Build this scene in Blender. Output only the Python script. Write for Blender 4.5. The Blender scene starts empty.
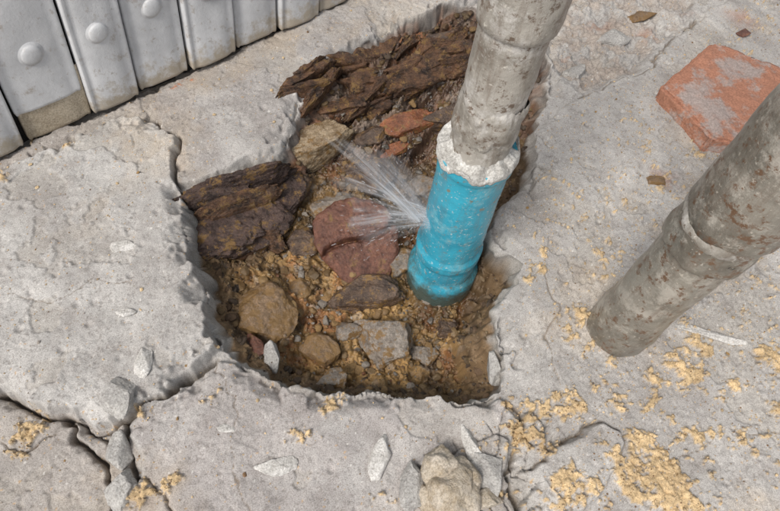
import bpy, bmesh, math, random
import numpy as np
from mathutils import Vector, Matrix, noise as mnoise
random.seed(7); rng=np.random.default_rng(7)
scene=bpy.context.scene
H=0.75; F=600.0; CX,CY=390.0,255.5
# ------------------------------------------------ camera frame (survey of the site)
def nrm(v): v=np.array(v,float); return v/np.linalg.norm(v)
n=nrm((-48,340,F))
Zc=-n; v=np.array((0,-1.,0)); Yc=nrm(v-np.dot(v,Zc)*Zc); Xc=np.cross(Yc,Zc)
M=np.array([Xc,Yc,Zc])          # world = M @ cam
C=np.array((0,0,H))
def G(px,py,z=0.0):
    r=M@np.array((px-CX,py-CY,F)); t=(z-H)/r[2]; return C+t*r
def proj(p):
    c=M.T@(np.array(p)-C); return CX+F*c[0]/c[2], CY+F*c[1]/c[2], c[2]
cam=bpy.data.cameras.new("camera"); co=bpy.data.objects.new("camera",cam); scene.collection.objects.link(co)
R=M@np.diag((1,-1,-1)); mw=Matrix(R.tolist()).to_4x4(); mw.translation=Vector(C); co.matrix_world=mw
cam.sensor_width=36; cam.lens=F/780*36; cam.clip_start=0.01; cam.clip_end=500
scene.camera=co
# ------------------------------------------------ noise
def h2(ix,iy,seed):
    a=(ix.astype(np.int64)*374761393+iy.astype(np.int64)*668265263+seed*1442695041)&0xFFFFFFFF
    a=((a^(a>>13))*1274126177)&0xFFFFFFFF
    a=((a^(a>>16))*2246822519)&0xFFFFFFFF
    return ((a^(a>>15))&0xFFFFFF)/float(0xFFFFFF)
def vn(x,y,s):
    ix=np.floor(x);iy=np.floor(y);fx=x-ix;fy=y-iy
    u=fx*fx*fx*(fx*(fx*6-15)+10);w=fy*fy*fy*(fy*(fy*6-15)+10)
    a=h2(ix,iy,s);b=h2(ix+1,iy,s);c=h2(ix,iy+1,s);d=h2(ix+1,iy+1,s)
    return ((a*(1-u)+b*u)*(1-w)+(c*(1-u)+d*u)*w)*2-1
def fbm(x,y,f,o,s,g=.5):
    t=0;a=1;k=0
    for i in range(o):
        ca,sa=math.cos(i*1.1+s),math.sin(i*1.1+s)
        t=t+a*vn((x*ca-y*sa)*f+i*17.3,(x*sa+y*ca)*f-i*9.1,s+i*31);k+=a;a*=g;f*=2.03
    return t/k*1.5
def wor(x,y,f,s):
    x=x*f;y=y*f;ix=np.floor(x);iy=np.floor(y)
    d1=np.full(x.shape,9.);d2=np.full(x.shape,9.);cid=np.zeros(x.shape)
    for i in(-1,0,1):
        for j in(-1,0,1):
            cx=ix+i;cy=iy+j
            px=cx+h2(cx,cy,s);py=cy+h2(cx,cy,s+5)
            d=np.hypot(px-x,py-y);c=h2(cx,cy,s+9)
            m=d<d1
            d2=np.where(m,d1,np.minimum(d2,d));cid=np.where(m,c,cid);d1=np.where(m,d,d1)
    return d1,d2,cid
def ss(a,b,x):
    t=np.clip((x-a)/(b-a),0,1);return t*t*(3-2*t)
# ------------------------------------------------ grid
def axis(a,b,st,far):
    c=np.arange(a,b,st);e=[];d=st;q=0
    while q<far: d*=1.45;q+=d;e.append(q)
    e=np.array(e);return np.concatenate([(c[0]-e)[::-1],c,c[-1]+e])
cn=np.array([G(x,y)[:2] for x,y in((0,0),(780,0),(0,511),(780,511))])
x0,x1=cn[:,0].min()-.05,cn[:,0].max()+.05;y0,y1=cn[:,1].min()-.05,cn[:,1].max()+.05
ax=axis(x0,x1,.0015,60);ay=axis(y0,y1,.0015,60)
X,Y=np.meshgrid(ax,ay);NY,NX=X.shape
print("grid",NX,NY,x0,x1,y0,y1)
edge=np.maximum(np.maximum(x0-X,X-x1),np.maximum(y0-Y,Y-y1)); fade=1-ss(0,.4,edge)
wx=X+.011*fbm(X,Y,20,3,1)+.0022*fbm(X,Y,90,2,2)
wy=Y+.011*fbm(X,Y,20,3,3)+.0022*fbm(X,Y,90,2,4)
def sdf(poly,z=0.,warp=1.,marg=.12):
    P=np.array([G(a,b,z)[:2] for a,b in poly])
    out=np.full(X.shape,-marg)
    lo=P.min(0)-marg;hi=P.max(0)+marg
    m=(X>lo[0])&(X<hi[0])&(Y>lo[1])&(Y<hi[1])
    qx=(X+(wx-X)*warp)[m];qy=(Y+(wy-Y)*warp)[m]
    d=np.full(qx.shape,9.);ins=np.zeros(qx.shape,bool)
    for i in range(len(P)):
        a=P[i];b=P[(i+1)%len(P)];e=b-a
        t=np.clip(((qx-a[0])*e[0]+(qy-a[1])*e[1])/(e@e),0,1)
        d=np.minimum(d,np.hypot(qx-a[0]-t*e[0],qy-a[1]-t*e[1]))
        c=((a[1]>qy)!=(b[1]>qy))
        if e[1]!=0: ins^=c&(qx<(qy-a[1])*e[0]/e[1]+a[0])
    out[m]=np.maximum(np.where(ins,d,-d),-marg);return out
def line(pts,warp=1.):
    P=np.array([G(a,b,0)[:2] for a,b in pts]);lo=P.min(0)-.06;hi=P.max(0)+.06
    out=np.full(X.shape,.06);m=(X>lo[0])&(X<hi[0])&(Y>lo[1])&(Y<hi[1])
    qx=(X+(wx-X)*warp)[m];qy=(Y+(wy-Y)*warp)[m];d=np.full(qx.shape,.06)
    for i in range(len(P)-1):
        a=P[i];e=P[i+1]-a;t=np.clip(((qx-a[0])*e[0]+(qy-a[1])*e[1])/(e@e),0,1)
        d=np.minimum(d,np.hypot(qx-a[0]-t*e[0],qy-a[1]-t*e[1]))
    out[m]=d;return out
hole=sdf([(176,190),(205,184),(235,170),(262,160),(286,142),(298,112),(316,80),(340,60),(370,42),(400,26),(440,10),(490,4),(530,15),(548,60),(551,100),(536,130),(541,160),(524,188),(498,205),(490,235),(506,258),(524,268),(520,284),(508,296),(500,312),(499,335),(505,355),(506,376),(496,392),(470,401),(430,401),(380,398),(330,398),(290,389),(255,375),(232,362),(220,346),(212,325),(206,300),(198,265),(188,235),(180,205)],0,.85)
slabL=sdf([(-80,215),(-5,178),(60,150),(95,135),(122,120),(160,128),(178,142),(180,188),(190,235),(200,265),(208,300),(218,350),(200,368),(170,395),(135,420),(100,428),(62,420),(30,402),(0,388),(-80,370)],.0,.85)
sill=sdf([(-120,235),(0,178),(95,135),(122,118),(176,140),(180,186),(235,170),(262,160),(286,142),(298,112),(316,80),(340,60),(400,26),(480,2),(560,-60),(400,-60),(345,2),(95,118),(0,162),(-120,215)],0,.85)
slabB=sdf([(133,430),(150,405),(218,362),(255,372),(330,395),(430,398),(500,400),(512,430),(505,470),(520,520),(520,600),(140,600),(128,500),(140,470)],0,.85)
piece=sdf([(540,500),(534,465),(548,438),(600,424),(622,440),(610,480),(590,505),(560,520)],0,.8)
topR=sdf([(545,50),(560,78),(585,96),(625,80),(660,50),(690,30),(720,-60),(480,-60),(530,10)],0,1.)
rightE=sdf([(536,130),(580,100),(640,74),(700,20),(780,-60),(980,-60),(980,640),(610,640),(560,380),(520,300),(540,268),(498,240),(500,205)],0,.85)
rub=sdf([(420,450),(470,425),(520,410),(560,430),(540,470),(560,530),(400,530)],0,1.)
rough_m=ss(-.25,.35,fbm(X,Y,9,4,71,.6))
Z=.0042*fbm(X,Y,5,3,11)+.0016*fbm(X,Y,26,3,12,.5)
Z+=.0010*fbm(X,Y,170,3,13,.6)*(.2+.8*rough_m)
pit=wor(X,Y,150,21);pz=ss(.30,.0,pit[0])*(pit[2]>.88);Z-=.0022*pz
pit2=wor(X,Y,45,22);pz2=ss(.3,.05,pit2[0])*(pit2[2]>.88);Z-=.003*pz2
ff=fbm(X,Y,9,5,15,.55);flake=ss(.32,.36,ff)
Z-=.0024*flake
Z+=.022*ss(-.001,.006,slabL)+.012*ss(-.001,.006,sill)*(1-ss(-.001,.009,slabL))
Z+=.009*ss(-.001,.004,slabB)+.010*ss(-.001,.006,piece)-.012*ss(-.004,.02,topR)*(1+.8*fbm(X,Y,40,5,16,.65))
Z+=.004*ss(0,.005,rightE)
chips=fbm(X,Y,30,3,17)
Z-=.012*ss(.028,.0,np.abs(slabL-.004))*ss(.0,.25,chips)
Z-=.006*ss(.016,.0,np.abs(slabB-.004))*ss(.1,.3,fbm(X,Y,40,4,20))
rlump=wor(wx,wy,38,23);rh=ss(0,.01,rub)*(.012*(rlump[2]-.35)-.006*ss(.1,.0,rlump[1]-rlump[0]));Z+=rh
crk=np.zeros(X.shape)
for pts,w,dp in[(([(-60,372),(0,390),(35,410),(62,428),(88,452),(104,474),(112,500),(118,540)]),.0026,.022),
    ([(62,426),(100,436),(134,424),(150,404),(180,385),(216,360)],.0020,.016),
    ([(104,436),(112,460),(104,474)],.0014,.010),([(134,424),(128,452),(134,478),(118,500)],.002,.014),
    ([(134,470),(150,476),(170,490),(180,520)],.0012,.005),
    ([(0,178),(60,152),(95,136),(122,120),(160,128),(178,142),(180,186)],.0018,.009),
    ([(0,450),(30,446),(60,440)],.001,.005),([(505,405),(520,440),(508,470),(520,511)],.0025,.010),
    ([(700,20),(640,74),(580,100)],.0015,.006),([(535,465),(560,430),(600,424),(622,440)],.002,.008),
    ([(640,511),(660,470),(720,440),(790,430)],.0007,.002),([(216,362),(240,420),(232,470),(250,520)],.0006,.0016),([(0,300),(50,310),(90,290),(150,300)],.0006,.0014),
    ([(560,380),(548,340),(560,300),(540,270)],.0009,.002)]:
    d=line(pts,1.0);wv=w*(1+.5*fbm(X,Y,30,2,44));g=np.exp(-(d/wv)**2*1.2);Z-=dp*g;crk=np.maximum(crk,g)
sandc=[(37,432,12,1),(20,448,7,.7),(70,155,6,.9),(8,182,7,.9),(32,146,5,.8),(330,411,9,.8),(505,410,8,1),(530,408,10,.9),(560,403,14,1),(575,400,8,.9),(520,436,12,1),(545,445,8,.8),(668,360,12,.9),(690,372,9,1),(700,345,10,1),(680,380,7,.9),(733,380,7,.9),(765,360,12,1),(655,382,9,1),(610,362,7,.9),(575,487,16,1),(560,500,12,1),(640,462,14,1),(655,470,12,1),(670,490,12,1),(628,480,10,.9),(640,495,12,1),(690,440,10,1),(712,437,5,.8),(600,455,8,.6),(640,440,10,.8),(690,505,12,.9),(660,508,12,.9),(610,470,8,.7),(775,412,6,.9),(150,495,12,.7),(170,480,8,.6),(150,410,10,.6),(480,505,12,.8),(700,160,5,.6),(540,270,9,1),(545,255,6,.9),(555,315,6,.6),(530,285,8,.8),(655,408,10,.7),(620,410,10,.6),(720,400,7,.5),(745,440,7,.6),(600,385,6,.6),(390,500,8,.4),(300,440,10,.35),(215,400,8,.4),(590,345,8,.5),(575,310,8,.7),(570,330,7,.7),(700,250,7,.4)]
sand=np.zeros(X.shape)
for a,b,r,k in sandc:
    c=G(a,b);r=r*.00125;m=(np.abs(X-c[0])<4*r)&(np.abs(Y-c[1])<4*r)
    sand[m]+=k*np.exp(-((wx[m]-c[0])**2+(wy[m]-c[1])**2)/(r*r)*.8)
sand=np.minimum(sand,.7)
region=ss(.0,.1,rightE)*.12+ss(0,.03,rub)*.2+.05
smask=ss(.50,.66,sand+region+.50*fbm(X,Y,150,3,52,.65)+.20*fbm(X,Y,50,3,53))*(sand+region>.08)
w1=wor(X,Y,130,24);w2=wor(X,Y,280,25)
lump=.0055*np.sqrt(np.clip(1-(w1[0]*1.25)**2,0,1))*w1[2]+.0022*np.sqrt(np.clip(1-(w2[0]*1.25)**2,0,1))
Z+=smask*(lump+.001)
cps=[(260,330,-.085),(320,360,-.10),(400,350,-.11),(450,370,-.12),(440,300,-.122),(350,300,-.10),(480,330,-.13),(500,300,-.13),(300,270,-.095),(240,290,-.075),(350,230,-.105),(400,210,-.12),(300,200,-.09),(340,170,-.085),(400,130,-.06),(440,60,-.035),(460,25,-.03),(380,60,-.035),(340,90,-.045),(320,120,-.055),(430,170,-.10),(250,200,-.07),(210,210,-.05),(530,150,-.10),(480,60,-.05),(520,110,-.10),(510,200,-.14),(230,240,-.08),(235,345,-.07),(490,380,-.11),(300,380,-.09)]
m=hole>-.01;hx,hy=X[m],Y[m];num=0;den=0
for a,b,z in cps:
    c=G(a,b,z);w=1/((hx-c[0])**2+(hy-c[1])**2+.0004)**2;num=num+w*z;den=den+w
dep=np.zeros(X.shape);dep[m]=num/den
bankd=sdf([(300,190),(330,165),(380,170),(430,150),(540,150),(560,60),(500,-10),(400,0),(320,60),(280,120),(270,165)],-.05,1.,.06)
bk=ss(-.01,.03,bankd)
wl=wor(wx,wy,26,31);wl2=wor(wx,wy,60,32);wl3=wor(wx,wy,42,39)
fl=.013*np.sqrt(np.clip(1-(wl[0]*1.15)**2,0,1))*(wl[2]-.2)+.008*np.sqrt(np.clip(1-(wl3[0]*1.2)**2,0,1))*wl3[2]+.005*np.sqrt(np.clip(1-(wl2[0]*1.2)**2,0,1))*wl2[2]+.010*fbm(X,Y,28,5,33,.62)+lump*.9+.0020*fbm(X,Y,220,3,35,.7)
sd=nrm((G(340,60)-G(180,186)));u=X*sd[0]+Y*sd[1];vv=-X*sd[1]+Y*sd[0]
bz=.017*(1-np.abs(fbm(u*.4,vv*1.6,24,6,34,.62))*2)+.010*fbm(X,Y,40,6,36,.7)+.004*np.sqrt(np.clip(1-(wl2[0]*1.2)**2,0,1))+.0016*fbm(X,Y,220,3,40,.7)
dep=dep+(1-bk)*fl+bk*bz
B1c=G(437,284,-.125);dB=np.hypot(X-B1c[0],Y-B1c[1]);dep=np.where(hole>0,dep+.014*ss(.075,.045,dB)*(1+.5*fbm(X,Y,50,3,41)),dep)
# two-tier wall: broken slab face, then a stepped rough soil slope
Z0=Z.copy();hn=hole+.004*fbm(X,Y,34,2,95)*ss(0,.01,hole)
slabth=.026+.012*fbm(X,Y,12,3,96)
t1=ss(0,.010,hole)
ww_=.046+.016*fbm(X,Y,16,2,97)
t2=np.clip((hn-.006)/(ww_-.006),0,1)
steps=3.0;ph=t2*steps+.45*fbm(X,Y,22,3,99)*ss(0,.2,t2)*ss(1,.8,t2);fr=ph-np.floor(ph)
t2=np.clip(.45*t2+.55*(np.floor(ph)+ss(.25,.75,fr))/steps,0,1)*ss(0,.02,t2);t2=np.where(hn>ww_,1,t2)
mid=Z0-slabth
low=mid*(1-t2)+dep*t2
low=np.where((dep>mid)&(hole>0),mid*(1-ss(.002,.018,hole))+dep*ss(.002,.018,hole),low)
low+=.004*fbm(X,Y,90,4,94,.65)*ss(.004,.012,hole)*ss(.06,.04,hole)
Z=np.where(hole>0,Z0*(1-t1)+low*t1,Z)
rimchip=ss(.030,0,-hole)*(hole<=0)*ss(.05,.3,fbm(X,Y,30,3,39));Z-=.012*rimchip
Z*=fade
gy,gx=np.gradient(hole);gx=gx/np.maximum(np.gradient(ax)[None,:],1e-9);gy=gy/np.maximum(np.gradient(ay)[:,None],1e-9)
def blur(a,k):
    c=np.cumsum(np.pad(a,((k+1,k),(0,0)),mode='edge'),0);a=(c[2*k+1:]-c[:-2*k-1])/(2*k+1)
    c=np.cumsum(np.pad(a,((0,0),(k+1,k)),mode='edge'),1);return (c[:,2*k+1:]-c[:,:-2*k-1])/(2*k+1)
gx=blur(np.clip(gx,-2,2),7);gy=blur(np.clip(gy,-2,2),7);gl=np.hypot(gx,gy)+1e-6;gx/=gl;gy/=gl
def tri(f,o,s,g=.5): return (fbm(X,Y,f,o,s,g)+fbm(Y+3,Z,f,o,s+100,g)+fbm(Z+7,X,f,o,s+200,g))*.62
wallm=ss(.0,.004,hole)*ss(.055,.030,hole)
dsp=wallm*(.008*tri(26,3,91)+.003*tri(75,2,92))
X2=X+gx*dsp;Y2=Y+gy*dsp;Z2=Z+wallm*.004*tri(60,3,93)
T40=tri(40,4,62,.6);T200=tri(200,2,63)*(1-wallm);T14=tri(16,5,68,.6);T25=tri(25,4,67)
def col(*c): return np.array(c)[None,None,:]
def mx(a,b,t): return a*(1-t[...,None])+b*t[...,None]
A=col(.405,.388,.370)*np.ones(X.shape+(3,))
n1=fbm(X,Y,6,5,61,.6);n2=fbm(X,Y,40,4,62,.6);n3=fbm(X,Y,200,3,63)
A=A*(1+.12*n1+.07*n2+.09*n3*(.4+.9*rough_m))[...,None]
A=mx(A,col(.335,.315,.302)*(1+.12*n2)[...,None],.75*ss(0,.01,sill)*(1-ss(0,.01,slabL)))
A=mx(A,col(.35,.32,.308)*(1+.12*n2)[...,None],.7*ss(0,.01,slabB))
A=mx(A,col(.455,.442,.425)*(1+.08*n2)[...,None],.65*ss(0,.01,slabL)*ss(-.5,.4,n1))
A=mx(A,col(.30,.25,.21)*(1+.3*n2)[...,None],.7*ss(0,.02,topR)*ss(-.5,.3,n2))
lowL=(slabL<0)&(slabB<0)&(hole<0)&(X<G(140,450)[0])
A=mx(A,col(.35,.315,.285)*(1+.2*n2)[...,None],.7*lowL)
A=mx(A,col(.36,.33,.29)*(1+.15*n3)[...,None],.4*flake)
A=mx(A,col(.43,.345,.25),.45*ss(.10,.85,fbm(X,Y,6,6,64,.62)))
A=mx(A,col(.29,.27,.255),.5*ss(.1,.7,fbm(X,Y,4,5,60,.55)))
A=mx(A,col(.50,.485,.465),.40*ss(.1,.7,fbm(X,Y,11,5,59,.6)))
A=mx(A,col(.20,.18,.165),.45*ss(.55,.72,fbm(X,Y,190,3,65,.6)))
A=mx(A,col(.22,.20,.18),.5*pz);A=mx(A,col(.17,.13,.09),.8*crk)
A=mx(A,col(.60,.58,.55),.8*((pit[2]>.2)&(pit[2]<.26)&(pit[0]<.17)))
A=mx(A,col(.46,.31,.17),.8*((pit[2]>.4)&(pit[2]<.45)&(pit[0]<.18)))
ru=line([(178,90),(190,84)],1.);A=mx(A,col(.45,.16,.06),.8*ss(.010,.002,ru)*ss(-.3,.2,n3))
for a,b,r in((742,20,18),(600,20,12),(650,30,14),(662,178,14),(690,15,10),(575,50,9)):
    c=G(a,b);A=mx(A,col(.30,.13,.07),.6*ss(r*.003,0,np.hypot(wx-c[0],wy-c[1])+.01*n2)*ss(-.4,.4,n2))
SC=col(.54,.40,.23)*(1+.25*n3+.15*n2)[...,None]
A=mx(A,SC,smask)
soil=col(.31,.19,.075)*(1+.3*T200+.3*T25)[...,None]
soil=mx(soil,col(.075,.046,.025),.85*ss(-.15,.45,T14))
soil=mx(soil,col(.26,.10,.035),.50*ss(.15,.55,tri(20,4,77,.6))*(1-wallm))
soil=mx(soil,col(.30,.25,.20),.5*((wl2[2]>.88)&(wl2[0]<.35)))
hi=ss(-.3,.8,fl/.02);soil=soil*(.72+.4*hi)[...,None]
soil=mx(soil,col(.12,.080,.048)*(1+.35*T40)[...,None],.8*wallm)  # wall slopes: darker, greyer soil colour with shadow painted in
mud=col(.10,.060,.040)*(1+.4*T40+.2*T200)[...,None]
mud=mx(mud,col(.28,.115,.045),.65*ss(.05,.45,fbm(u*.5,vv,30,5,69,.6)))
mud=mx(mud,col(.32,.26,.21),.4*ss(.3,.5,fbm(u*.6,vv,22,4,70,.6)))
mud=mx(mud,col(.035,.024,.021),.85*ss(.0,.4,fbm(u*.6,vv,45,4,71,.6)))
wet_shade=np.zeros(X.shape)
for a,b,z,r in((445,290,-.12,.09),(380,190,-.1,.13),(300,190,-.09,.11),(250,200,-.07,.09),(420,100,-.05,.12),(450,60,-.04,.1),(500,200,-.12,.09)):  # wet spots; the one at the pipe base also paints in the cavity's shade
    c=G(a,b,z);wet_shade=np.maximum(wet_shade,ss(r*1.2,r*.4,np.hypot(wx-c[0],wy-c[1])))
IN=mx(soil,mud,np.maximum(bk,.0));IN=mx(IN,IN*.5,wet_shade*.85*(1-bk))
face=np.clip((1-.55*bk)*(1-ss(.006,.012,hn+.003*T40)),0,1)
IN=mx(IN,col(.33,.31,.285)*(1+.25*T40)[...,None],face)
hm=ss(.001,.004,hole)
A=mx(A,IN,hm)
wet=hm*np.clip(bk*.95+wet_shade*.95+.6,0,1)*ss(-.6,.2,n2+.2)*(1-face)*(1-.6*wallm)
A=np.clip(A,.01,.8)
def grid_mesh(name):
    me=bpy.data.meshes.new(name);N=NX*NY
    co_=np.stack([X2,Y2,Z2],-1).reshape(-1,3).astype(np.float32)
    i=np.arange(N).reshape(NY,NX);q=np.stack([i[:-1,:-1],i[:-1,1:],i[1:,1:],i[1:,:-1]],-1).reshape(-1,4)
    me.vertices.add(N);me.vertices.foreach_set("co",co_.ravel())
    me.loops.add(q.size);me.loops.foreach_set("vertex_index",q.ravel().astype(np.int32))
    me.polygons.add(len(q));me.polygons.foreach_set("loop_start",(np.arange(len(q))*4).astype(np.int32))
    me.polygons.foreach_set("use_smooth",np.ones(len(q),bool));me.update(calc_edges=True)
    a=me.attributes.new("alb",'FLOAT_COLOR','POINT');c4=np.ones((N,4),np.float32);c4[:,:3]=A.reshape(-1,3);a.data.foreach_set("color",c4.ravel())
    a=me.attributes.new("wet",'FLOAT','POINT');a.data.foreach_set("value",wet.reshape(-1).astype(np.float32));return me
me=grid_mesh("broken_pavement");ground=bpy.data.objects.new("broken_pavement_ground",me);scene.collection.objects.link(ground)
def lookup(Fd,x,y):
    i=np.clip(np.searchsorted(ax,x)-1,0,NX-2);j=np.clip(np.searchsorted(ay,y)-1,0,NY-2);return Fd[j,i]
def P3(px,py):
    z=0.
    for _ in range(12):
        p=G(px,py,z);z=.5*z+.5*float(lookup(Z,p[0],p[1]))
    return Vector(G(px,py,z))
# ------------------------------------------------ materials
def newmat(name):
    m=bpy.data.materials.new(name);m.use_nodes=True;nt=m.node_tree;return m,nt,nt.nodes["Principled BSDF"]
def N_(nt,t,**k):
    x=nt.nodes.new(t)
    for a,b in k.items():
        if a in x.inputs: x.inputs[a].default_value=b
        else: setattr(x,a,b)
    return x
def ramp(nt,fac,stops):
    r=nt.nodes.new("ShaderNodeValToRGB");e=r.color_ramp.elements
    while len(e)<len(stops): e.new(.5)
    for i,(p,c) in enumerate(stops):
        e[i].position=p;e[i].color=(*c,1) if len(c)==3 else c
    nt.links.new(fac,r.inputs[0]);return r.outputs[0]
def mult(nt,a,b,fac=1.,mode='MULTIPLY'):
    m=nt.nodes.new("ShaderNodeMix");m.data_type='RGBA';m.blend_type=mode
    if hasattr(fac,'is_linked'): nt.links.new(fac,m.inputs[0])
    else: m.inputs[0].default_value=fac
    for s,i in((a,6),(b,7)):
        if hasattr(s,'is_linked'): nt.links.new(s,m.inputs[i])
        else: m.inputs[i].default_value=(*s,1)
    return m.outputs[2]
def coordn(nt):
    t=nt.nodes.new("ShaderNodeTexCoord");return t.outputs["Object"]
def gn(nt,sc,det=4,rough=.6,vec=None):
    x=N_(nt,"ShaderNodeTexNoise",Scale=sc,Detail=det,Roughness=rough)
    nt.links.new(vec if vec else coordn(nt),x.inputs["Vector"]);return x.outputs[0]
def bumpn(nt,b,src,strength,dist,prev=None):
    x=N_(nt,"ShaderNodeBump",Strength=strength,Distance=dist);nt.links.new(src,x.inputs["Height"])
    if prev: nt.links.new(prev,x.inputs["Normal"])
    return x.outputs[0]
def attr_mat(name,dry=.92,wetr=.10):
    m,nt,b=newmat(name);a=N_(nt,"ShaderNodeAttribute",attribute_name="alb");w=N_(nt,"ShaderNodeAttribute",attribute_name="wet")
    c=mult(nt,a.outputs["Color"],ramp(nt,gn(nt,700,2,.7),[(.32,(.66,.65,.63)),(.5,(1,1,1)),(.70,(1.25,1.25,1.25))]))
    c=mult(nt,c,ramp(nt,gn(nt,22,6,.7),[(.34,(.84,.82,.81)),(.5,(1,1,1)),(.66,(1.12,1.115,1.11))]))
    nt.links.new(c,b.inputs["Base Color"])
    r=N_(nt,"ShaderNodeMapRange");nt.links.new(w.outputs["Fac"],r.inputs[0]);r.inputs[3].default_value=dry;r.inputs[4].default_value=wetr
    nt.links.new(r.outputs[0],b.inputs["Roughness"])
    nt.links.new(bumpn(nt,b,gn(nt,500,4,.72),.5,.0018),b.inputs["Normal"]);return m
matG=attr_mat("pavement_soil_procedural");me.materials.append(matG)
def rock_mat(name,c1,c2,rough=.85,sc=40,bs=.7,dust=0.):
    m,nt,b=newmat(name)
    c=ramp(nt,gn(nt,sc,5,.75),[(.36,c1),(.60,c2)])
    c=mult(nt,c,ramp(nt,gn(nt,420,3,.7),[(.3,(.6,.58,.55)),(.5,(1,1,1)),(.7,(1.3,1.3,1.3))]))
    if dust:
        f=ramp(nt,gn(nt,55,5,.8),[(.60-dust*.2,(0,0,0)),(.66-dust*.2,(1,1,1))]);c=mult(nt,c,(.22,.13,.05),f,'MIX')
    nt.links.new(c,b.inputs["Base Color"]);b.inputs["Roughness"].default_value=rough
    nt.links.new(bumpn(nt,b,gn(nt,150,5,.8),bs,.005),b.inputs["Normal"]);return m
MR=dict(conc=rock_mat("concrete_chip",(.34,.325,.31),(.48,.465,.44)),pale=rock_mat("pale_mortar",(.48,.46,.43),(.68,.66,.63)),
 tan=rock_mat("tan_stone",(.15,.095,.05),(.31,.21,.13),.4,dust=.7),sandst=rock_mat("sandy_mortar",(.38,.31,.22),(.54,.48,.40),dust=0),wetbrown=rock_mat("wet_brown_stone",(.05,.033,.025),(.15,.10,.07),.15,dust=.35),
 purple=rock_mat("dark_wet_rock",(.030,.020,.018),(.13,.085,.07),.13,34,1.,dust=.35),red=rock_mat("red_clay",(.085,.036,.026),(.20,.09,.06),.28,dust=.1),
 brick=rock_mat("wet_orange_brick",(.12,.05,.03),(.32,.12,.055),.2,dust=.35),yel=rock_mat("yellow_stone",(.18,.12,.065),(.42,.33,.22),.25,dust=.4),
 grey=rock_mat("grey_damp_stone",(.14,.115,.095),(.36,.315,.27),.4,dust=.5),debris=rock_mat("rotten_debris",(.030,.020,.016),(.17,.09,.05),.12,40,1.,dust=.3))
def obj_from(name,verts,faces,mat,smooth=True,parent=None):
    me=bpy.data.meshes.new(name);me.from_pydata([tuple(v) for v in verts],[],faces);me.update()
    for p in me.polygons:p.use_smooth=smooth
    o=bpy.data.objects.new(name,me);scene.collection.objects.link(o)
    if mat:me.materials.append(mat)
    if parent:o.parent=parent
    return o
def rock(name,px,py,wpx,hpx,th,rot,mat,seed,cuts=9,sink=.3,off=0,tilt=(0,0),cutr=(.42,.8),rg=1.):
    p=P3(px,py);s=.00150*proj(p)[2]/.85
    a,b=wpx*s/2,hpx*s/2*1.12;c=(a+b)/2*th
    bm=bmesh.new();bmesh.ops.create_icosphere(bm,subdivisions=6 if wpx>45 else 5 if wpx>20 else 4,radius=1)
    rr=random.Random(seed);pl=[]
    for i in range(cuts):
        nn=Vector((rr.gauss(0,1),rr.gauss(0,1),rr.gauss(0,.8))).normalized();pl.append((nn,rr.uniform(*cutr)))
    if cuts>4: pl.append((Vector((rr.uniform(-.2,.2),rr.uniform(-.2,.2),1)).normalized(),.62))
    o3=Vector((seed*3.1,seed*1.7,seed))
    for v in bm.verts:
        q=v.co.copy()
        q*=1+.26*mnoise.noise(q*1.3+o3)
        for nn,o in pl:
            d=q.dot(nn)
            if d>o:q-=nn*(d-o)*.94
        q*=1+rg*(.08*mnoise.fractal(q*2.6+o3,1,2,4)+.07*mnoise.ridged_multi_fractal(q*5+o3,.8,2.1,4,1,2)*.5)
        v.co=Vector((q.x*a/.76,q.y*b/.76,q.z*c/.7))
    me=bpy.data.meshes.new(name);bm.to_mesh(me);bm.free()
    for f in me.polygons:f.use_smooth=True
    me.materials.append(MR[mat] if isinstance(mat,str) else mat)
    o=bpy.data.objects.new(name,me);scene.collection.objects.link(o)
    o.rotation_euler=(tilt[0],tilt[1],math.radians(rot));o.location=p+Vector((0,0,c*(1-sink*2)+off));return o
for i,(nm,x,y,w,h,t,r,mt,tl) in enumerate([
 ("stone",272,356,18,22,.8,10,'conc',(.2,.3)),("brick_fragment",257,348,18,24,.7,30,'red',(0,.2)),
 ("stone",388,340,52,38,.75,-15,'grey',(.1,.1)),("stone",425,354,22,16,.8,0,'grey',(0,0)),
 ("stone",366,296,62,34,.5,-10,'wetbrown',(.1,.0)),("stone",336,212,44,34,.7,15,'grey',(.2,.1)),
 ("stone",328,382,40,16,.5,25,'grey',(.2,.2)),("stone",494,372,18,30,.8,0,'conc',(0,0)),
 ("stone",446,330,22,16,.7,0,'wetbrown',(0,0)),
 ("brick_fragment",408,126,52,20,.6,22,'brick',(.5,0)),
 ("stone",370,180,46,30,.6,0,'wetbrown',(.2,0)),("stone",440,120,40,20,.7,30,'wetbrown',(.3,0)),("stone",425,186,30,16,.7,10,'grey',(0,0)),
 ("stone",400,262,24,28,.7,0,'grey',(.2,0)),
 ("stone",440,40,30,12,.7,25,'wetbrown',(.3,0)),("stone",300,185,30,20,.7,25,'wetbrown',(.3,0)),("stone",392,150,30,12,.7,25,'brick',(.3,0)),("stone",372,135,26,14,.7,25,'wetbrown',(.3,0))
 ]): rock(nm,x,y,w,h,t,r,mt,i+5,tilt=tl,sink=.42)
for i,(nm,x,y,w,h,t,r,mt) in enumerate([
 ("stone",266,316,46,40,.75,20,'tan'),("stone",320,352,26,26,.8,40,'tan'),("stone",298,290,20,16,.8,0,'tan'),
 ("stone",318,148,66,24,.7,30,'yel'),("stone",302,240,24,26,.6,0,'wetbrown'),("stone",348,330,20,14,.7,0,'grey')
 ]): rock(nm,x,y,w,h,t,r,mt,i+40,cuts=6,cutr=(.55,.85),sink=.42)
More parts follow.
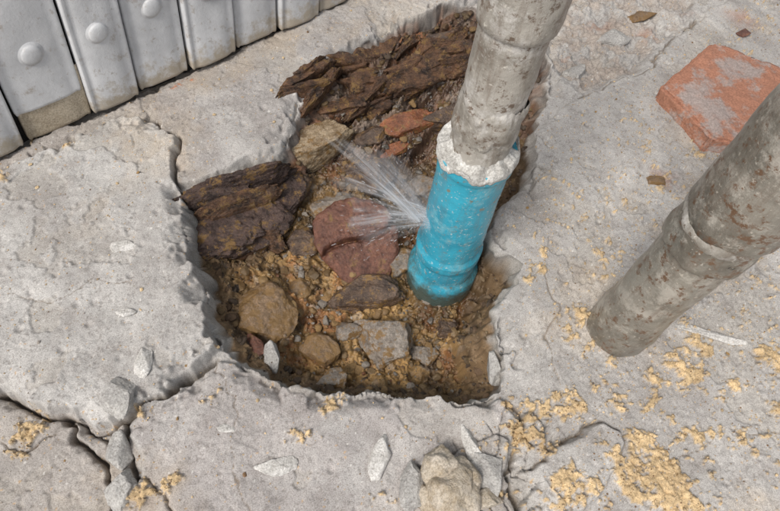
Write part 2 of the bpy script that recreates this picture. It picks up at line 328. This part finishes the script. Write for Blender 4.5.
parts=[rock("m",216,232,66,44,.5,20,'purple',21,cuts=5,cutr=(.55,.85),tilt=(-.2,.15),sink=.36,off=.0,rg=1.8),rock("m",246,188,84,18,.7,24,'purple',23,cuts=4,tilt=(.2,0),sink=.36,off=.0,rg=1.8),
 rock("m",262,218,40,44,.55,-15,'purple',22,cuts=5,cutr=(.55,.85),tilt=(0,.1),sink=.42,rg=1.8),rock("m",284,196,30,36,.6,-30,'purple',24,cuts=5,cutr=(.55,.85),sink=.42,rg=1.8),rock("m",214,206,60,13,.8,20,'purple',26,cuts=5,sink=.25,off=.004,rg=1.8),
 rock("m",236,250,60,16,.6,16,'debris',27,cuts=5,sink=.3,rg=1.8),rock("m",268,242,30,13,.6,-20,'debris',28,cuts=5,sink=.3,rg=1.8),rock("m",240,216,70,10,.8,30,'debris',29,cuts=5,sink=.2,off=.006,rg=1.8)]
def joined(name,parts):
    with bpy.context.temp_override(active_object=parts[0],object=parts[0],selected_objects=parts,selected_editable_objects=parts):
        bpy.ops.object.join()
    parts[0].name=name
joined("dark_wet_rock",parts)
rw=random.Random(5);parts=[]
for i in range(58):
    x=rw.uniform(300,475);y=rw.uniform(40,62)+abs(475-x)*.52*rw.uniform(.05,1.15)
    big=rw.random()<.22
    parts.append(rock("strip",x,y,rw.uniform(20,64),rw.uniform(13,19) if big else rw.uniform(4,10),.6 if big else .9,33+rw.uniform(-28,26),'debris',200+i,cuts=6,tilt=(.25,rw.uniform(-.2,.2)),sink=.52,rg=1.6))
joined("rotten_wood_debris",parts)
for i,(nm,x,y,w,h,t,r,mt,cu) in enumerate([
 ("concrete_chip",281,467,34,16,.25,5,'pale',7),("concrete_chip",377,459,18,30,.35,-15,'pale',7),("concrete_chip",413,482,22,46,.4,5,'conc',8),
 ("concrete_chip",469,444,16,26,.5,15,'pale',7),("concrete_chip",126,245,22,11,.3,10,'pale',7),
 ("concrete_chip",123,313,18,6,.4,8,'pale',7),("concrete_chunk",122,400,28,38,.4,-20,'conc',9),("concrete_chip",144,362,12,24,.4,0,'pale',7),
 ("concrete_chip",225,430,14,7,.4,0,'pale',7),("concrete_chunk",120,490,24,34,.6,-15,'conc',8),("concrete_chip",712,337,46,8,.4,-17,'pale',6),
 ("concrete_chip",490,470,28,32,.5,0,'conc',8),("concrete_chunk",480,500,34,20,.5,0,'sandst',8),
 ("concrete_chunk",122,455,20,32,.6,0,'conc',8),("concrete_chip",655,182,22,8,.4,-20,'tan',8),("concrete_chip",744,34,12,8,.4,0,'red',7),
 ("concrete_chunk",610,40,30,16,.4,20,'conc',8),("concrete_chunk",575,75,26,16,.4,40,'conc',8),("concrete_chunk",640,18,24,12,.4,10,'tan',8)
 ]): rock(nm,x,y,w,h,t,r,mt,i+60,cuts=cu,sink=.34,cutr=(.4,.72))
parts=[rock("lump",450,496,40,36,.8,10,'sandst',301,cuts=2,cutr=(.8,.95),sink=.3),rock("lump",440,470,26,26,.8,10,'sandst',302,cuts=2,cutr=(.8,.95),sink=.3),rock("lump",462,476,22,22,.8,40,'sandst',303,cuts=2,cutr=(.8,.95),sink=.3),rock("lump",430,500,20,24,.8,40,'sandst',304,cuts=2,cutr=(.8,.95),sink=.3)]
joined("mortar_lump",parts)
def clay_disc():
    p=P3(357,248);s=.0015*proj(p)[2]/.85;a=38*s;b=38*s*1.15;vs=[];fs=[];NR,NT=80,200
    for i in range(NR+1):
        r=i/NR
        for j in range(NT):
            th=2*math.pi*j/NT;wob=1+.05*math.sin(3*th+1)+.07*mnoise.fractal(Vector((math.cos(th)*2.5,math.sin(th)*2.5,2)),1,2,4)
            x=r*math.cos(th)*wob;y=r*math.sin(th)*wob
            z=.17*(1-r**8)**.5 if r<1 else 0
            dd=y+.16*math.sin(x*2.6)+.03*mnoise.noise(Vector((x*6,0,4)))
            z-=.26*math.exp(-(dd/.04)**2)-.05*math.exp(-((abs(dd)-.14)/.09)**2)
            z+=.09*x*x+.05*mnoise.fractal(Vector((x*2,y*2,1)),1,2,5)+.02*mnoise.fractal(Vector((x*12,y*12,1)),1,2,4)
            vs.append((x*a,y*b,z*a))
    for i in range(NR):
        for j in range(NT):
            k=(j+1)%NT;fs.append((i*NT+j,i*NT+NT+j,i*NT+NT+k,i*NT+k))
    base=len(vs)
    for j in range(NT): q=vs[NR*NT+j];vs.append((q[0]*.9,q[1]*.9,-.02))
    for j in range(NT): k=(j+1)%NT;fs.append((NR*NT+j,base+j,base+k,NR*NT+k))
    o=obj_from("terracotta_fragment",vs,fs,MR['red']);o.location=p+Vector((0,0,.022));o.rotation_euler=(.32,-.14,math.radians(33))
clay_disc()
def brick():
    m,nt,b=newmat("worn_brick")
    at=N_(nt,"ShaderNodeAttribute",attribute_name="rim")
    ad=N_(nt,"ShaderNodeMath",operation='MULTIPLY_ADD');nt.links.new(gn(nt,15,6,.7),ad.inputs[0]);ad.inputs[1].default_value=2.0;nt.links.new(at.outputs["Fac"],ad.inputs[2])
    c=ramp(nt,ad.outputs[0],[(.78,(.38,.31,.28)),(1.0,(.40,.26,.21))])
    c2=ramp(nt,ad.outputs[0],[(.88,(0,0,0)),(1.,(.9,.9,.9))]);c=mult(nt,c,(.40,.18,.11),c2,'MIX')
    c=mult(nt,c,ramp(nt,gn(nt,300,4,.7),[(.3,(.65,.65,.65)),(.6,(1.15,1.15,1.15))]));nt.links.new(c,b.inputs["Base Color"]);b.inputs["Roughness"].default_value=.9
    nt.links.new(bumpn(nt,b,gn(nt,200,5,.75),.5,.003),b.inputs["Normal"])
    T_=.036
    pts=[G(x,y,T_)[:2] for x,y in[(661,86),(692,60),(714,42),(738,50),(786,68),(778,118),(772,144),(740,144),(712,138),(690,114)]]
    P=np.array(pts)
    bm=bmesh.new();vb=[bm.verts.new((x,y,-.012)) for x,y in pts];f=bm.faces.new(vb)
    if f.normal.z<0:f.normal_flip()
    r=bmesh.ops.extrude_face_region(bm,geom=[f]);
    for g in r['geom']:
        if isinstance(g,bmesh.types.BMVert):g.co.z=T_
    bmesh.ops.recalc_face_normals(bm,faces=bm.faces)
    bmesh.ops.bevel(bm,geom=bm.edges[:],offset=.004,segments=2,affect='EDGES')
    bmesh.ops.triangulate(bm,faces=bm.faces);
    for _ in range(5):
        bmesh.ops.subdivide_edges(bm,edges=[e for e in bm.edges if e.calc_length()>.004],cuts=1)
        bmesh.ops.triangulate(bm,faces=bm.faces)
    bm.normal_update()
    for v in bm.verts:
        v.co+=v.normal*(.0022*mnoise.fractal(v.co*60,1,2,5)+.004*mnoise.noise(v.co*18))
    me=bpy.data.meshes.new("brick_fragment");bm.to_mesh(me);bm.free();me.materials.append(m)
    rv=[]
    for v in me.vertices:
        q=np.array(v.co[:2]);dm=9
        for i in range(len(P)):
            a=P[i];e=P[(i+1)%len(P)]-a;t=np.clip((q-a)@e/(e@e),0,1);dm=min(dm,np.linalg.norm(q-a-t*e))
        rv.append(.14*max(0,1-dm/.05)-.13)
    at=me.attributes.new("rim",'FLOAT','POINT');at.data.foreach_set("value",rv)
    for p in me.polygons:p.use_smooth=True
    o=bpy.data.objects.new("paving_brick_fragment",me);scene.collection.objects.link(o)
brick()
# ------------------------------------------------ gravel + grains
def icov(sub):
    bm=bmesh.new();bmesh.ops.create_icosphere(bm,subdivisions=sub,radius=1);V=np.array([v.co[:] for v in bm.verts]);Fc=np.array([[v.index for v in f.verts] for f in bm.faces]);bm.free();return V,Fc
def scatter(name,pts,sizes,cols,wets,sub,embed=.3,flat=.7):
    V,Fc=icov(sub);vs=[];fs=[];cc=[];ww=[];k=0
    for (x,y,z),s,c,w in zip(pts,sizes,cols,wets):
        Q=V.copy()
        for _ in range(7):
            nn=nrm(rng.normal(size=3));o=rng.uniform(.45,.85);d=Q@nn;Q=Q-np.clip(d-o,0,None)[:,None]*nn
        Q=Q*np.array((rng.uniform(.7,1.3),rng.uniform(.7,1.3),flat*rng.uniform(.7,1.2)))*s
        a=rng.uniform(0,6.28);ca,sa=math.cos(a),math.sin(a);Q=Q@np.array([[ca,-sa,0],[sa,ca,0],[0,0,1]])
        vs.append(Q+np.array((x,y,z+s*embed)));fs.append(Fc+k);k+=len(V);cc.append(np.tile((*c,1),(len(V),1)));ww.append(np.full(len(V),w))
    vs=np.concatenate(vs);fs=np.concatenate(fs);me=bpy.data.meshes.new(name)
    me.vertices.add(len(vs));me.vertices.foreach_set("co",vs.astype(np.float32).ravel());me.loops.add(fs.size);me.loops.foreach_set("vertex_index",fs.ravel().astype(np.int32))
    me.polygons.add(len(fs));me.polygons.foreach_set("loop_start",(np.arange(len(fs))*3).astype(np.int32));me.update(calc_edges=True)
    a=me.attributes.new("alb",'FLOAT_COLOR','POINT');a.data.foreach_set("color",np.concatenate(cc).astype(np.float32).ravel())
    a=me.attributes.new("wet",'FLOAT','POINT');a.data.foreach_set("value",np.concatenate(ww).astype(np.float32))
    me.polygons.foreach_set("use_smooth",np.full(len(fs),False));me.materials.append(matG)
    o=bpy.data.objects.new(name,me);scene.collection.objects.link(o)
pal=np.array([(.30,.26,.22),(.26,.17,.08),(.30,.19,.08),(.18,.11,.06),(.36,.32,.28),(.22,.10,.05),(.12,.08,.05),(.28,.17,.07),(.24,.15,.065)])
pts=[];sz=[];cl=[];wt=[]
while len(pts)<3200:
    x=rng.uniform(x0,x1);y=rng.uniform(y0,y1)
    hl=lookup(hole,x,y)
    if hl>.011:
        s=min(.0085,.0016*(1+rng.pareto(1.5)));ix=rng.integers(9);k_=1
        if hl<.045: ix=rng.choice([1,3,6,8,6]);s=min(s*1.4,.007);k_=.65
        elif s>.005: ix=rng.choice([1,2,7,8,0])
        pts.append((lookup(X2,x,y),lookup(Y2,x,y),lookup(Z2,x,y)));sz.append(s);c=pal[ix]*rng.uniform(.6,1.05)*k_;w=float(lookup(wet,x,y));cl.append(c*(1-.5*w));wt.append(w*.9)
scatter("gravel",pts,sz,cl,wt,2,.05)
pts=[];sz=[];cl=[];wt=[]
while len(pts)<17000:
    x=rng.uniform(x0,x1);y=rng.uniform(y0,y1);a=lookup(smask,x,y);b=lookup(sand,x,y);hl=lookup(hole,x,y)
    if 0<hl<.012: continue
    p=.035+.9*a+.40*min(b,1)+(.35 if hl>0 else 0)+.08*(lookup(rightE,x,y)>0)
    if rng.random()<p:
        pts.append((lookup(X2,x,y),lookup(Y2,x,y),lookup(Z2,x,y)));s=rng.uniform(.0005,.0015)
        if rng.random()<.05:s*=2.2
        sz.append(s);q=.45 if hl>0 else 1
        cl.append((np.array((.54,.41,.25))*rng.uniform(.6,1.25) if rng.random()<.75 else pal[rng.integers(5)])*q);wt.append(0)
scatter("sand_grains",pts,sz,cl,wt,1)
# ------------------------------------------------ pipes
def empty(name,loc=(0,0,0)):
    e=bpy.data.objects.new(name,None);scene.collection.objects.link(e);return e
def height_at(B,ypx):
    lo,hi=-.2,.62
    for _ in range(50):
        m_=(lo+hi)/2
        if proj((B[0],B[1],B[2]+m_))[1]>ypx:lo=m_
        else:hi=m_
    return lo
def lathe(name,B,prof,mat,parent,seg=160,rough=.0,rs=30,seed=0,zrough=0.,step=.004):
    pr=[]
    for (z0,r0),(z1,r1) in zip(prof[:-1],prof[1:]):
        L=math.hypot(z1-z0,r1-r0);k=max(1,int(L/step))
        for i in range(k):pr.append((z0+(z1-z0)*i/k,r0+(r1-r0)*i/k))
    pr.append(prof[-1]);vs=[];fs=[]
    zm=(pr[0][0]+pr[-1][0])/2
    for z,r in pr:
        for j in range(seg):
            th=2*math.pi*j/seg;c,s=math.cos(th),math.sin(th)
            q=Vector((c*r,s*r,z));d=rough*mnoise.fractal(q*rs+Vector((seed,0,0)),1,2,5) if rough else 0
            zz=z+(zrough*mnoise.fractal(Vector((c*1.6,s*1.6,seed+(z>zm)*9)),1,2,5) if zrough else 0)
            vs.append((B[0]+(r+d)*c,B[1]+(r+d)*s,B[2]+zz))
    for i in range(len(pr)-1):
        for j in range(seg):
            k=(j+1)%seg;fs.append((i*seg+j,i*seg+k,i*seg+seg+k,i*seg+seg+j))
    return obj_from(name,vs,fs,mat,True,parent)
def pipe_mat(name,base,dark,stain,rough=.55,sc=18,amt=(.5,.62),spec=(.55,.52,.46),dk=(.16,.12,.09),dl=.60,low=None,metal=0,streak=0):
    m,nt,b=newmat(name)
    c=ramp(nt,gn(nt,sc,6,.72),[(.38,dark),(.56,base)])
    f=ramp(nt,gn(nt,sc*1.7,6,.78),[(amt[0],(0,0,0)),(amt[1],(1,1,1))])
    c=mult(nt,c,stain,f,'MIX')
    if streak:
        mp=N_(nt,"ShaderNodeMapping");mp.inputs["Scale"].default_value=(1,1,.12);nt.links.new(coordn(nt),mp.inputs["Vector"])
        f=ramp(nt,gn(nt,80,5,.7,mp.outputs[0]),[(.50,(0,0,0)),(.66,(streak,)*3)]);c=mult(nt,c,(.17,.13,.10),f,'MIX')
    f=ramp(nt,gn(nt,160,4,.7),[(.60,(0,0,0)),(.68,(1,1,1))]);c=mult(nt,c,spec,f,'MIX')
    f=ramp(nt,gn(nt,75,5,.75),[(dl,(0,0,0)),(dl+.08,(1,1,1))]);c=mult(nt,c,dk,f,'MIX')
    if low:
        geo=nt.nodes.new("ShaderNodeNewGeometry");sx=nt.nodes.new("ShaderNodeSeparateXYZ");nt.links.new(geo.outputs["Position"],sx.inputs[0])
        ad=N_(nt,"ShaderNodeMath",operation='MULTIPLY_ADD');nt.links.new(gn(nt,35,6,.75),ad.inputs[0]);ad.inputs[1].default_value=.12;nt.links.new(sx.outputs[2],ad.inputs[2])
        m2=N_(nt,"ShaderNodeMath",operation='ADD');nt.links.new(ad.outputs[0],m2.inputs[0]);m2.inputs[1].default_value=.2
        f=ramp(nt,m2.outputs[0],[(low,(1,1,1)),(low+.035,(0,0,0))]);c=mult(nt,c,(.07,.08,.055),mult(nt,f,(.9,.9,.9)),'MIX')
    nt.links.new(c,b.inputs["Base Color"]);b.inputs["Roughness"].default_value=rough;b.inputs["Metallic"].default_value=metal
    nt.links.new(bumpn(nt,b,gn(nt,90,5,.78),.4,.004),b.inputs["Normal"]);return m
mPVC=pipe_mat("weathered_grey_pvc",(.40,.375,.335),(.21,.19,.16),(.54,.52,.49),.32,14,dl=.55,streak=.6,metal=.1)
mBlue=pipe_mat("blue_pvc",(.045,.38,.52),(.03,.30,.43),(.22,.48,.55),.2,12,(.52,.70),(.42,.54,.55),(.20,.20,.15),.585,low=.19,streak=.25)
mCem=rock_mat("cement_smear",(.36,.345,.32),(.64,.63,.60),.8,50)
mGal=pipe_mat("dirty_galvanised",(.31,.29,.25),(.16,.145,.12),(.46,.43,.38),.28,12,(.50,.60),(.5,.46,.40),(.17,.10,.06),.54,metal=.3,streak=.5)
B1=np.array(G(437,284,-.125))
def prof(B,lst,k=1.):
    out=[]
    for y,w in lst:
        h=height_at(B,y);d=proj((B[0],B[1],B[2]+h))[2];out.append((h,w*k/2*d/F))
    return out
p1=empty("water_pipe")
pb=prof(B1,[(284,62),(274,68),(266,70),(263,69),(260,61),(249,61),(247,66),(241,67),(239,62),(200,67),(170,71),(158,75),(156,79),(148,81)])
pb=[(pb[0][0]-.05,pb[0][1])]+pb;rt=pb[-1][1];zt=pb[-1][0];pb+=[(zt+.002,rt-.002),(zt,rt-.008),(zt-.03,rt-.010)]
lathe("blue_coupling",B1,pb,mBlue,p1,rough=.0008,rs=40)
pg=prof(B1,[(170,60),(140,62),(100,66),(60,71),(18,76),(14,78)]);
lathe("grey_riser",B1,pg+[(pg[-1][0]+.02,pg[-1][1])],mPVC,p1,rough=.0014,rs=28,seed=3)
pj=prof(B1,[(128,61),(126,65),(118,69),(108,71),(98,70),(92,66)]);lathe("cement_joint",B1,pj,mPVC,p1,rough=.004,rs=30,seed=5,zrough=.012)
pu=prof(B1,[(20,76),(18,84),(8,88),(2,88)]);zz,r_=pu[-1];lathe("upper_socket",B1,pu+[(zz+.06,r_),(zz+.063,r_*.86),(1.1,r_*.84),(1.1,.001)],mPVC,p1,rough=.0015,rs=26,seed=8)
zc=zt+.003
lathe("cement_collar",B1,[(zc-.010,rt-.003),(zc-.008,rt+.0010),(zc-.002,rt+.0016),(zc+.003,rt-.001),(zc+.006,rt-.008),(zc+.011,pg[1][1]-.001)],mCem,p1,rough=.0022,rs=38,seed=11,zrough=.013,step=.0015)
B2=np.array(G(614,332,-.01));p2=empty("standing_pipe");K=.96
q=prof(B2,[(334,62),(330,66),(300,68),(262,74),(236,80)],K)
q=[(-.05,q[0][1])]+q;lathe("lower_pipe",B2,q,mGal,p2,rough=.0022,rs=24,seed=13)
q=prof(B2,[(246,78),(243,88),(236,92),(226,93),(218,90)],K);lathe("pipe_collar",B2,q,mGal,p2,rough=.003,rs=30,seed=15,zrough=.006)
q=prof(B2,[(222,92),(217,94),(212,104),(200,106)],K);zz,r_=q[-1];lathe("upper_fitting",B2,q+[(zz+.20,r_),(1.15,r_),(1.15,.001)],mGal,p2,rough=.0022,rs=22,seed=17)
q=prof(B2,[(224,92),(223,94),(220,95),(217,93)],K);lathe("sealant_ring",B2,q,mPVC,p2,rough=.0022,rs=40,seed=18,zrough=.005)
# ------------------------------------------------ water
def water():
    m=bpy.data.materials.new("spray_sheet");m.use_nodes=True;nt=m.node_tree;nt.nodes.clear()
    out=nt.nodes.new("ShaderNodeOutputMaterial");uv=N_(nt,"ShaderNodeAttribute",attribute_name="fan")
    def stre(sx,sy):
        mp=N_(nt,"ShaderNodeMapping");mp.inputs["Scale"].default_value=(sx,sy,7);nt.links.new(uv.outputs["Vector"],mp.inputs["Vector"]);return gn(nt,1,3,.5,mp.outputs[0])
    s1=ramp(nt,stre(13,1.0),[(.35,(.10,.10,.10)),(.62,(1,1,1))]);s2=ramp(nt,stre(5,2.4),[(.30,(.2,.2,.2)),(.52,(1,1,1))])
    a=mult(nt,s1,s2);sp=N_(nt,"ShaderNodeSeparateXYZ");nt.links.new(uv.outputs["Vector"],sp.inputs[0])
    eb=ramp(nt,sp.outputs[0],[(0,(0,0,0)),(.10,(1,1,1)),(.35,(.6,.6,.6)),(.75,(.5,.5,.5)),(1,(0,0,0))])
    tb=ramp(nt,sp.outputs[1],[(0,(1,1,1)),(.4,(.85,.85,.85)),(.85,(.55,.55,.55)),(1,(0,0,0))])
    a=mult(nt,a,eb);a=mult(nt,a,tb)
    tr=nt.nodes.new("ShaderNodeBsdfTransparent");g=N_(nt,"ShaderNodeBsdfPrincipled",Roughness=.15);g.inputs["Base Color"].default_value=(.84,.88,.93,1)
    tl=nt.nodes.new("ShaderNodeBsdfTranslucent");tl.inputs[0].default_value=(.84,.88,.93,1);gm=nt.nodes.new("ShaderNodeMixShader");gm.inputs[0].default_value=.4
    nt.links.new(g.outputs[0],gm.inputs[1]);nt.links.new(tl.outputs[0],gm.inputs[2])
    mxs=nt.nodes.new("ShaderNodeMixShader");sc=N_(nt,"ShaderNodeMath",operation='MULTIPLY');nt.links.new(a,sc.inputs[0]);sc.inputs[1].default_value=.66
    nt.links.new(sc.outputs[0],mxs.inputs[0]);nt.links.new(tr.outputs[0],mxs.inputs[1]);nt.links.new(gm.outputs[0],mxs.inputs[2]);nt.links.new(mxs.outputs[0],out.inputs[0])
    par=empty("water_spray")
    h=height_at(B1,212);src=Vector(B1)+Vector((0,0,h))+Vector((-.041,-.014,0))
    vs=[];fs=[];uvs=[]
    def sheet(pa,pb_,za,zb,sag,seed,w0=.042,reach=1.):
        Pa=Vector(G(*pa,za));Pb=Vector(G(*pb_,zb));k0=len(vs);ns,nt_=36,24
        side=(Pb-Pa).normalized()
        for i in range(nt_+1):
            t=i/nt_
            for j in range(ns+1):
                s=j/ns;e=src.lerp(Pa.lerp(Pb,s),reach*(1+.10*math.sin(s*9+seed)))
                c=(src+side*(s-.5)*w0).lerp(e,t);c.z+=sag*4*t*(1-t)+.008*t*math.sin(s*7+seed*2+t*3)+.004*t*mnoise.noise(Vector((s*12,t*3,seed)))
                vs.append(tuple(c));uvs.append((s,t,seed))
        for i in range(nt_):
            for j in range(ns):a_=k0+i*(ns+1)+j;fs.append((a_,a_+1,a_+ns+2,a_+ns+1))
    sheet((334,138),(366,140),-.01,-.01,.004,1)
    sheet((322,140),(388,156),-.02,-.02,.008,2)
    sheet((330,160),(404,150),-.04,-.03,.010,3)
    sheet((334,216),(362,254),-.06,-.07,.010,4,.03)
    sheet((336,170),(338,232),-.06,-.07,.006,5)
    o=obj_from("jet_sheets",vs,fs,m,True,par);at=o.data.attributes.new("fan",'FLOAT_VECTOR','POINT');at.data.foreach_set("vector",np.array(uvs,np.float32).ravel())
    md,nt2,b=newmat("water_droplets");b.inputs["Base Color"].default_value=(.95,.97,1,1);b.inputs["Roughness"].default_value=.05;b.inputs["IOR"].default_value=1.33;b.inputs["Transmission Weight"].default_value=.8
    vs=[];fs=[];V,Fc=icov(2)
    for i in range(260):
        T=Vector(G(random.uniform(320,415),random.uniform(135,270),-.05));d=(T-src);e=src+d*random.uniform(.2,1.15)+Vector([random.gauss(0,.010) for _ in range(3)])
        k=len(vs);r=random.uniform(.0003,.0007);dn=d.normalized();st=random.uniform(2,12)
        for q in V:
            q=Vector(q);al=q.dot(dn);vs.append(tuple(e+(q+dn*al*(st-1))*r))
        for f in Fc:fs.append(tuple(int(z)+k for z in f))
    obj_from("droplets",vs,fs,md,True,par)
water()
# ------------------------------------------------ gate
def gate():
    g=empty("metal_folding_gate")
    m,nt,b=newmat("painted_gate_metal")
    c=ramp(nt,gn(nt,9,6,.7),[(.35,(.48,.485,.495)),(.6,(.64,.645,.655))])
    f=ramp(nt,gn(nt,60,6,.78),[(.56,(0,0,0)),(.68,(1,1,1))]);c=mult(nt,c,(.38,.35,.32),f,'MIX')
    geo=nt.nodes.new("ShaderNodeNewGeometry");sx=nt.nodes.new("ShaderNodeSeparateXYZ");nt.links.new(geo.outputs["Position"],sx.inputs[0])
    ad=N_(nt,"ShaderNodeMath",operation='MULTIPLY_ADD');nt.links.new(gn(nt,45,6,.75),ad.inputs[0]);ad.inputs[1].default_value=.16;nt.links.new(sx.outputs[2],ad.inputs[2])
    f2=ramp(nt,ad.outputs[0],[(.105,(1,1,1)),(.135,(0,0,0))]);c=mult(nt,c,(.40,.35,.28),f2,'MIX')
    nt.links.new(c,b.inputs["Base Color"]);b.inputs["Roughness"].default_value=.5
    nt.links.new(bumpn(nt,b,gn(nt,120,5,.75),.35,.002),b.inputs["Normal"])
    mb=rock_mat("dirty_beige_metal",(.32,.26,.18),(.50,.43,.33),.7,20,.3)
    md=rock_mat("dark_gate_backing",(.025,.022,.02),(.05,.045,.04),.8)
    A0=Vector(G(-5,158,.012));A1=Vector(G(350,1,.012));base=(A1-A0);base.z=0;ux=base.normalized()
    up=Vector(M@(-nrm((-95,485,F))));up.normalize();nf=ux.cross(up)
    if nf.dot(Vector(C)-A0)<0:nf=-nf
    def along(x):
        y=158+(x+5)/355*(1-158);return (Vector(G(x,y,.012))-A0).dot(ux)
    bx=[along(x) for x in(-62,-22,26,92,140,190,236,278,318,352)]
    for k in range(22):bx.append(bx[-1]+.075)
    for k in range(4):bx.insert(0,bx[0]-.075)
    Ht=1.9
    def W(a,h,dn):return A0+ux*a+up*h+nf*dn
    def slat(a0,a1,h0,h1,dn,mat,name):
        w=a1-a0;ed=min(.007,w*.18);vs=[];fs=[]
        cs=[(0,-.016),(0,-.003),(.15*ed,-.001),(.5*ed,.001),(ed,-.0015)]+[(ed+(w-2*ed)*t,-.0015+.0045*min(1,math.sin(math.pi*t)*1.6)) for t in(.1,.2,.35,.5,.65,.8,.9)]+[(w-ed,-.0015),(w-.5*ed,.001),(w-.15*ed,-.001),(w,-.003),(w,-.016)]
        hs=[h0,h0+.002,h0+.006]+[h0+.03+(h1-h0-.03)*t for t in np.linspace(0,1,60)**1.5]
        for i,h in enumerate(hs):
            q={0:.006,1:.002,2:.0005}.get(i,0)
            for x,d in cs:
                xx=min(max(x,q),w-q);vs.append(W(a0+xx,h,dn+d-(.004 if i==0 else 0)+.0022*mnoise.noise(Vector((a0*9+x*20,h*14,3)))))
        n_=len(cs)
        for i in range(len(hs)-1):
            for j in range(n_-1):fs.append((i*n_+j,i*n_+j+1,i*n_+n_+j+1,i*n_+n_+j))
        fs.append(tuple(range(n_)));return obj_from(name,vs,fs,mat,True,g)
    def rivet(a,h,r,dn):
        vs=[];fs=[];R_=[(1.25,0),(1.2,.06),(1.0,.08),(.97,.2),(.85,.32),(.6,.40),(.3,.44),(.02,.45)];ns=28
        c=W(a,h,dn)
        for rr,z in R_:
            for j in range(ns):
                th=2*math.pi*j/ns;vs.append(c+ux*(r*rr*math.cos(th))+up*(r*rr*math.sin(th))+nf*(z*r))
        for i in range(len(R_)-1):
            for j in range(ns):k=(j+1)%ns;fs.append((i*ns+j,i*ns+k,i*ns+ns+k,i*ns+ns+j))
        obj_from("rivet",vs,fs,m,True,g)
    sp_=[i for i in range(len(bx)-1) if abs(bx[i]-along(26))<1e-6][0]
    for i in range(len(bx)-1):
        a0,a1=bx[i]+.0018,bx[i+1]-.0018;w=a1-a0
        special=(i==sp_)
        dn=(.007 if i%2 else 0)
        slat(a0,a1,.048 if special else .004,Ht,dn,m,"slat")
        if special: slat(a0+.004,a1+.004,0.0,.09,-.003,mb,"lower_plate")
        for hh in(.13,.62,1.2):rivet((a0+a1)/2,hh+random.uniform(-.004,.004),.0140,dn+.0022)
    L=bx[-1];vs=[W(bx[0],-.02,-.02),W(L,-.02,-.02),W(L,Ht,-.02),W(bx[0],Ht,-.02),W(bx[0],-.02,-.026),W(L,-.02,-.026),W(L,Ht,-.026),W(bx[0],Ht,-.026)]
    obj_from("backing_panel",vs,[(0,1,2,3),(5,4,7,6),(3,2,6,7),(0,4,5,1),(1,5,6,2),(4,0,3,7)],md,False,g)
gate()
# ------------------------------------------------ light
el,az=math.radians(54),math.radians(-135)
w=bpy.data.worlds.new("World");scene.world=w;w.use_nodes=True;nt=w.node_tree;bg=nt.nodes["Background"]
sk=nt.nodes.new("ShaderNodeTexSky");sk.sky_type='NISHITA';sk.sun_disc=False;sk.sun_elevation=el;sk.sun_rotation=az;sk.air_density=1.;sk.dust_density=3.
hs=nt.nodes.new("ShaderNodeHueSaturation");hs.inputs["Saturation"].default_value=.3;nt.links.new(sk.outputs[0],hs.inputs["Color"]);nt.links.new(hs.outputs[0],bg.inputs[0]);bg.inputs[1].default_value=.14
sl=bpy.data.lights.new("sun",'SUN');sl.energy=2.7;sl.angle=math.radians(20);sl.color=(1,.95,.885)
so=bpy.data.objects.new("sun",sl);scene.collection.objects.link(so)
d=Vector((math.sin(az)*math.cos(el),math.cos(az)*math.cos(el),math.sin(el)));so.rotation_euler=d.to_track_quat('Z','Y').to_euler()
scene.view_settings.view_transform='Standard';scene.view_settings.look='None';scene.view_settings.exposure=0
